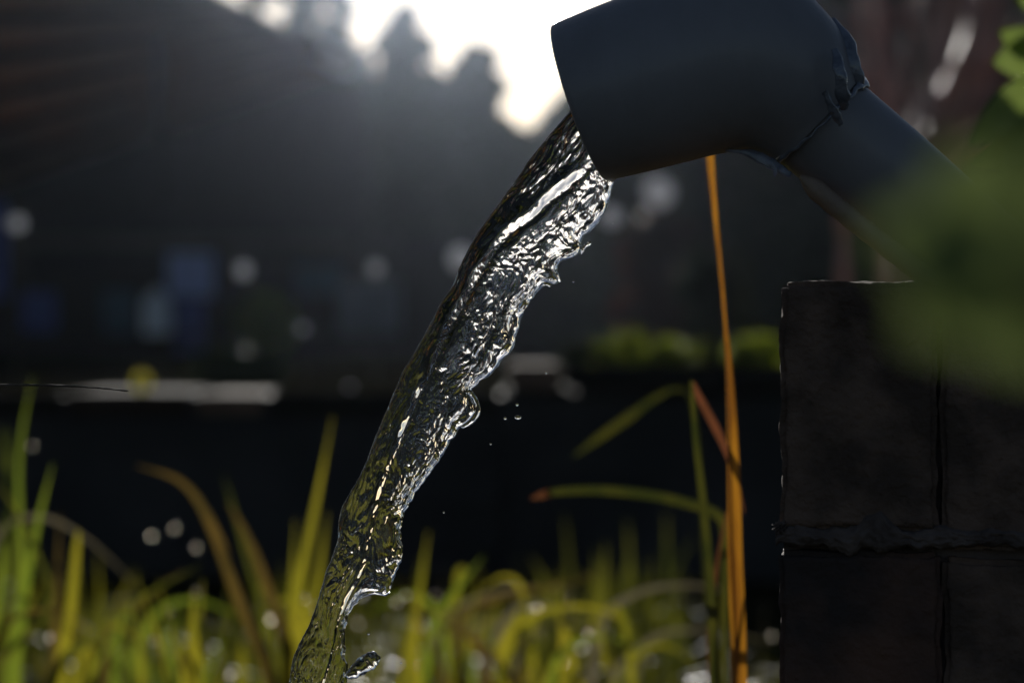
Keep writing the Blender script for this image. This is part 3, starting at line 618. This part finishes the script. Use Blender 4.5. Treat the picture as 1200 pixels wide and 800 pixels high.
blade(ra, [(836, 1400), (834, 900), (824, 620), (812, 480), (796, 456), (768, 466), (735, 490), (700, 514), (672, 535)], [2, 2, 2, 2, 3, 7, 11, 9, 2], 'reedgreen', 1.8, n=40, fold=.3)

# ================================================================== GRASS
def tuft(label, base, D, blades, group='grass tufts growing in the foreground'):
    t = thing('grass_tuft', label, 'grass tuft', (P(base, 0, D).x, D, 0), group)
    by = 400+CH/D*FPX
    extra = []
    for _ in range(7):
        x0 = base+random.uniform(-60, 60); hx = random.uniform(-55, 55); yt = random.uniform(665, 765)
        extra.append(([(x0, 830), (x0+hx*.25, (830+yt)/2+20), (x0+hx, yt)] if random.random() < .72 else [(x0, 830), (x0+hx*.6, yt+25), (x0+hx*1.6, yt), (x0+hx*2.8, yt+22)], random.uniform(9, 15), random.choice(['blade', 'blade', 'bladeg', 'bladeb']), random.uniform(-.15, .3)))
    for b_ in list(blades)+extra:
        pts, w_, m_ = b_[:3]; (x, y) = pts[0]
        full = [(base+(x-base)*.25+random.uniform(-6, 6), by)] + [(base+(x-base)*.7, (by+y)/2)] if y < by-60 else []
        q = full+list(pts)
        o = blade(t, [(a_, b2, D+(len(b_) > 3 and b_[3] or 0)) for a_, b2 in q], w_, m_, n=22, fold=.28, twist=random.uniform(-.5, .5))
    return t
tuft('tall yellow green tuft left of the falling water', 335, 2.0, [([(335, 800), (348, 700), (368, 600), (390, 488)], 20, 'blade'), ([(340, 760), (343, 690), (346, 608)], 14, 'blade', .1), ([(352, 760), (372, 680), (384, 600)], 15, 'blade', -.05),
     ([(345, 790), (310, 680), (285, 620), (266, 588)], 17, 'bladeb'), ([(318, 800), (280, 700), (250, 620), (215, 566), (160, 545)], 20, 'bladeb', -.1), ([(300, 800), (305, 700), (300, 640)], 11, 'bladed', .2), ([(330, 800), (300, 690), (275, 600), (262, 555)], 10, 'bladed', .25)])
tuft('green tuft with upright blades at the left edge', 30, 1.9, [([(18, 800), (30, 690), (45, 610), (62, 543)], 17, 'bladeg'), ([(10, 800), (24, 680), (22, 540), (38, 440)], 14, 'bladeg', .2), ([(70, 800), (82, 720), (90, 640), (92, 620)], 20, 'blade'),
     ([(62, 800), (66, 700), (70, 600)], 14, 'bladeb', .1), ([(0, 800), (14, 760), (60, 700), (20, 600), (-10, 560)], 10, 'bladed'), ([(-20, 800), (0, 700), (10, 600), (6, 500)], 15, 'bladeg', .15), ([(60, 800), (110, 745), (165, 700), (235, 662)], 13, 'bladed', -.05)])
tuft('broad yellow green tuft at the bottom left of the stream', 222, 1.8, [([(222, 830), (226, 760), (226, 692)], 34, 'blade'), ([(205, 830), (196, 770), (190, 725)], 16, 'bladeg'), ([(245, 830), (262, 770), (270, 720)], 15, 'bladed'), ([(240, 830), (205, 740), (170, 690)], 12, 'bladed')])
tuft('pair of yellow blades right of the falling water', 495, 2.1, [([(490, 830), (484, 760), (492, 690), (502, 622)], 19, 'blade'), ([(500, 830), (505, 740), (535, 690), (566, 652)], 15, 'bladeg'), ([(478, 830), (470, 770), (455, 700)], 12, 'bladed', .1), ([(520, 830), (548, 760), (590, 700)], 12, 'blade', .2)])
tuft('tuft of arching blades bending towards the reeds', 560, 2.2, [([(545, 830), (535, 730), (590, 698), (650, 686), (716, 668)], 12, 'bladeb'), ([(560, 830), (575, 760), (605, 712), (640, 708), (700, 728)], 13, 'silver'), ([(580, 830), (600, 740), (616, 690)], 22, 'blade', .1),
     ([(520, 830), (515, 740), (560, 700), (630, 688), (690, 696)], 10, 'silver', .15), ([(600, 830), (610, 760), (650, 730), (705, 740)], 11, 'silver', -.1)])
tuft('pale blade with painted sheen arching in front of the reeds', 690, 2.0, [([(690, 830), (705, 730), (735, 700), (775, 687), (820, 686), (860, 694)], 12, 'silver'), ([(700, 830), (760, 750), (830, 738), (905, 752)], 9, 'silver', .2), ([(720, 830), (740, 770), (790, 742)], 10, 'bladed')])
tuft('tuft of long yellow blades sweeping right below the dark wall', 620, 1.95, [([(600, 830), (590, 750), (640, 715), (700, 712), (745, 735)], 13, 'blade'), ([(640, 830), (655, 770), (700, 745), (760, 760)], 13, 'bladeg'), ([(610, 830), (580, 770), (545, 735)], 14, 'bladeb'), ([(660, 830), (668, 760), (655, 716)], 12, 'blade', .15), ([(580, 830), (560, 760), (520, 720), (470, 716)], 12, 'bladeb', .1)])
tuft('low tuft with a pale curved blade at the left', 130, 2.1, [([(-30, 800), (-10, 640), (40, 605), (100, 630), (165, 690)], 11, 'silver'), ([(150, 830), (150, 740), (160, 700)], 14, 'bladed'), ([(120, 830), (128, 740), (170, 700), (215, 668)], 12, 'bladeb', .1), ([(100, 830), (108, 770), (95, 720)], 12, 'blade', -.1)])

def grass_mass(name, x0, x1, y0, y1, n, hmin, hmax, wid, m, seed, bend=.5):
    g = np.random.default_rng(seed); K = 6; px = g.uniform(x0, x1, n); D = g.uniform(y0, y1, n); X = (px-600)/FPX*D
    h = g.uniform(hmin, hmax, n)*np.clip(.74+.6*fbm(X*3.2, D*2, 5, 2), .35, 1.02); az = g.uniform(0, 6.28, n); bd = g.random(n)**1.5*bend*h*1.6; fa = g.uniform(0, 6.28, n)
    t = np.linspace(0, 1, K)
    cx = X[:, None]+np.cos(az)[:, None]*bd[:, None]*t**2; cyy = D[:, None]+np.sin(az)[:, None]*bd[:, None]*t**2
    cz = h[:, None]*(t-(bd/h)[:, None]*.55*t**3)
    wv = wid*(.6+.8*g.random(n))[:, None]*(1-t**2.5*.95)/2
    sx = np.cos(fa)[:, None]*wv; sy = np.sin(fa)[:, None]*wv
    Lq = np.stack([cx-sx, cyy-sy, cz], -1); Rq = np.stack([cx+sx, cyy+sy, cz], -1)
    V = np.stack([Lq, Rq], 2).reshape(-1, 3); I = np.arange(n*K*2).reshape(n, K, 2)
    F = np.stack([I[:, :-1, 0], I[:, :-1, 1], I[:, 1:, 1], I[:, 1:, 0]], -1).reshape(-1, 4)
    o = link(name, from_arr(name, V, F), m=m); o['kind'] = 'stuff'; o['label'] = 'long tangled grass in front of the wall'; o['category'] = 'grass'; return o
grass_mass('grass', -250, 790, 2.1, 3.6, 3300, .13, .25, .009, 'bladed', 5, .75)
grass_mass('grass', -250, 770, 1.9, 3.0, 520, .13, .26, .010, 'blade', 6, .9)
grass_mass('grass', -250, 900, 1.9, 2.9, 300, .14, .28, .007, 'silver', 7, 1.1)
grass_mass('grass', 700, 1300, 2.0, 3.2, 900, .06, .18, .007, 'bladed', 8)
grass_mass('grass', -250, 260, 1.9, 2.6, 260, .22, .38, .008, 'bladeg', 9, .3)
# dew drops that turn into bright discs out of focus
def dews(pts):
    V = []; F = []; bm = bmesh.new()
    for x, y, D, r in pts:
        bmesh.ops.create_icosphere(bm, subdivisions=3, radius=r/FPX*D, matrix=Matrix.Translation(P(x, y, D)))
    me = bpy.data.meshes.new('dew_drops'); bm.to_mesh(me); bm.free(); me.polygons.foreach_set('use_smooth', [True]*len(me.polygons))
    o = link('dew_drops', me, m='dew'); o['kind'] = 'stuff'; o['label'] = 'dew drops sparkling on the grass blades'; o['category'] = 'dew'
g = random.Random(3)
pts = [(a_, b_, c_, d_*.8) for a_, b_, c_, d_ in [(317, 725, 2.4, 5.5), (500, 739, 2.4, 5), (541, 769, 2.4, 4.5), (178, 627, 2.8, 3.5), (205, 618, 2.8, 3), (660, 774, 2.4, 4.5), (741, 796, 2.4, 5), (630, 712, 2.5, 4), (303, 715, 2.6, 3), (575, 770, 2.5, 4), (355, 700, 2.6, 3), (420, 730, 2.6, 3), (60, 745, 2.3, 4), (160, 755, 2.4, 4), (150, 715, 2.5, 3), (690, 742, 2.5, 3.5), (465, 705, 2.6, 3), (38, 522, 2.8, 2.5), (270, 790, 2.3, 4), (230, 640, 2.8, 2.5), (905, 745, 2.6, 2.5)]]
for i in range(14): pts.append((g.uniform(0, 760), g.uniform(690, 800), g.uniform(2.2, 2.8), g.uniform(1, 2)))
dews(pts)

# ================================================================== NEAR LEAVES, right
def leaf_mesh(L, Wd, seed, n=12):
    """a leaf lying along +Z, midrib folded, edge gently wavy"""
    V = []; F = []; g = random.Random(seed); ph = g.random()*6
    for i in range(n+1):
        t = i/n; w_ = Wd*math.sin(math.pi*t**.8)**.8*(1-.25*t)+.0002; z = L*t; y = -.18*L*t*t
        for k in (-1, -.5, 0, .5, 1): V.append((k*w_, y+abs(k)*w_*.25+.03*Wd*math.sin(t*14+ph)*abs(k), z))
    for i in range(n):
        for k in range(4): b_ = i*5+k; F.append((b_, b_+1, b_+6, b_+5))
    return from_arr('leaf', V, F)
def branch(label, cat, D, stem, leaves, m, group=None, stem_m='twig'):
    q = [P(x, y, D) for x, y in stem]; t = thing('leafy_branch', label, cat, q[0], group)
    link('stem', local(tube_mesh(spline([tuple(v) for v in q], 20), [.0022*(1-.035*i) for i in range(20)], 8), q[0]), t, stem_m)
    for i, (x, y, dD, L_, W_, ang, tilt) in enumerate(leaves):
        me = leaf_mesh(L_/FPX*D, W_/FPX*D, i); o = link('leaf', me, t, m); o.location = P(x, y, D+dD)-q[0]
        o.rotation_euler = (R(tilt), R(ang), 0)
    return t
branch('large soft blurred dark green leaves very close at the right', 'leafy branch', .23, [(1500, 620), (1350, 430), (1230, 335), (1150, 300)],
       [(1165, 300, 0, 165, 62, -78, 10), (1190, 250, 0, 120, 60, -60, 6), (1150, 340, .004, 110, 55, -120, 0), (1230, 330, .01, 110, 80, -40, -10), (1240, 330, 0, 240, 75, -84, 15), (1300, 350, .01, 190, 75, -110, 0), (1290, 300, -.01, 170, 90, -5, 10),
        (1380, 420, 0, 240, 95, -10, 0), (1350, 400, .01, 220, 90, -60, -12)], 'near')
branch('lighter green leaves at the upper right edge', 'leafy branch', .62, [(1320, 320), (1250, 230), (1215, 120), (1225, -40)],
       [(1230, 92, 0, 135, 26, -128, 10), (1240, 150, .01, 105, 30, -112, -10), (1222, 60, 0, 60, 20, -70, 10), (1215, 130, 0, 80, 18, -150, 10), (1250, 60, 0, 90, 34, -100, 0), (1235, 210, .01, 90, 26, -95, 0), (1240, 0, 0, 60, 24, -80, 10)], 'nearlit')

# ================================================================== thin sunlit air
hz = bpy.data.materials.new('haze'); hz.use_nodes = True; n = hz.node_tree.nodes; n.remove(n['Principled BSDF'])
pv = n.new('ShaderNodeVolumePrincipled'); pv.inputs['Color'].default_value = (.68, .80, 1, 1); pv.inputs['Density'].default_value = .00018; pv.inputs['Anisotropy'].default_value = .94
hz.node_tree.links.new(pv.outputs[0], n['Material Output'].inputs['Volume'])
hb = link('haze', box_mesh(-420, 420, -70, 920, -1.2, 16, 'haze'), m=hz); hb['kind'] = 'stuff'
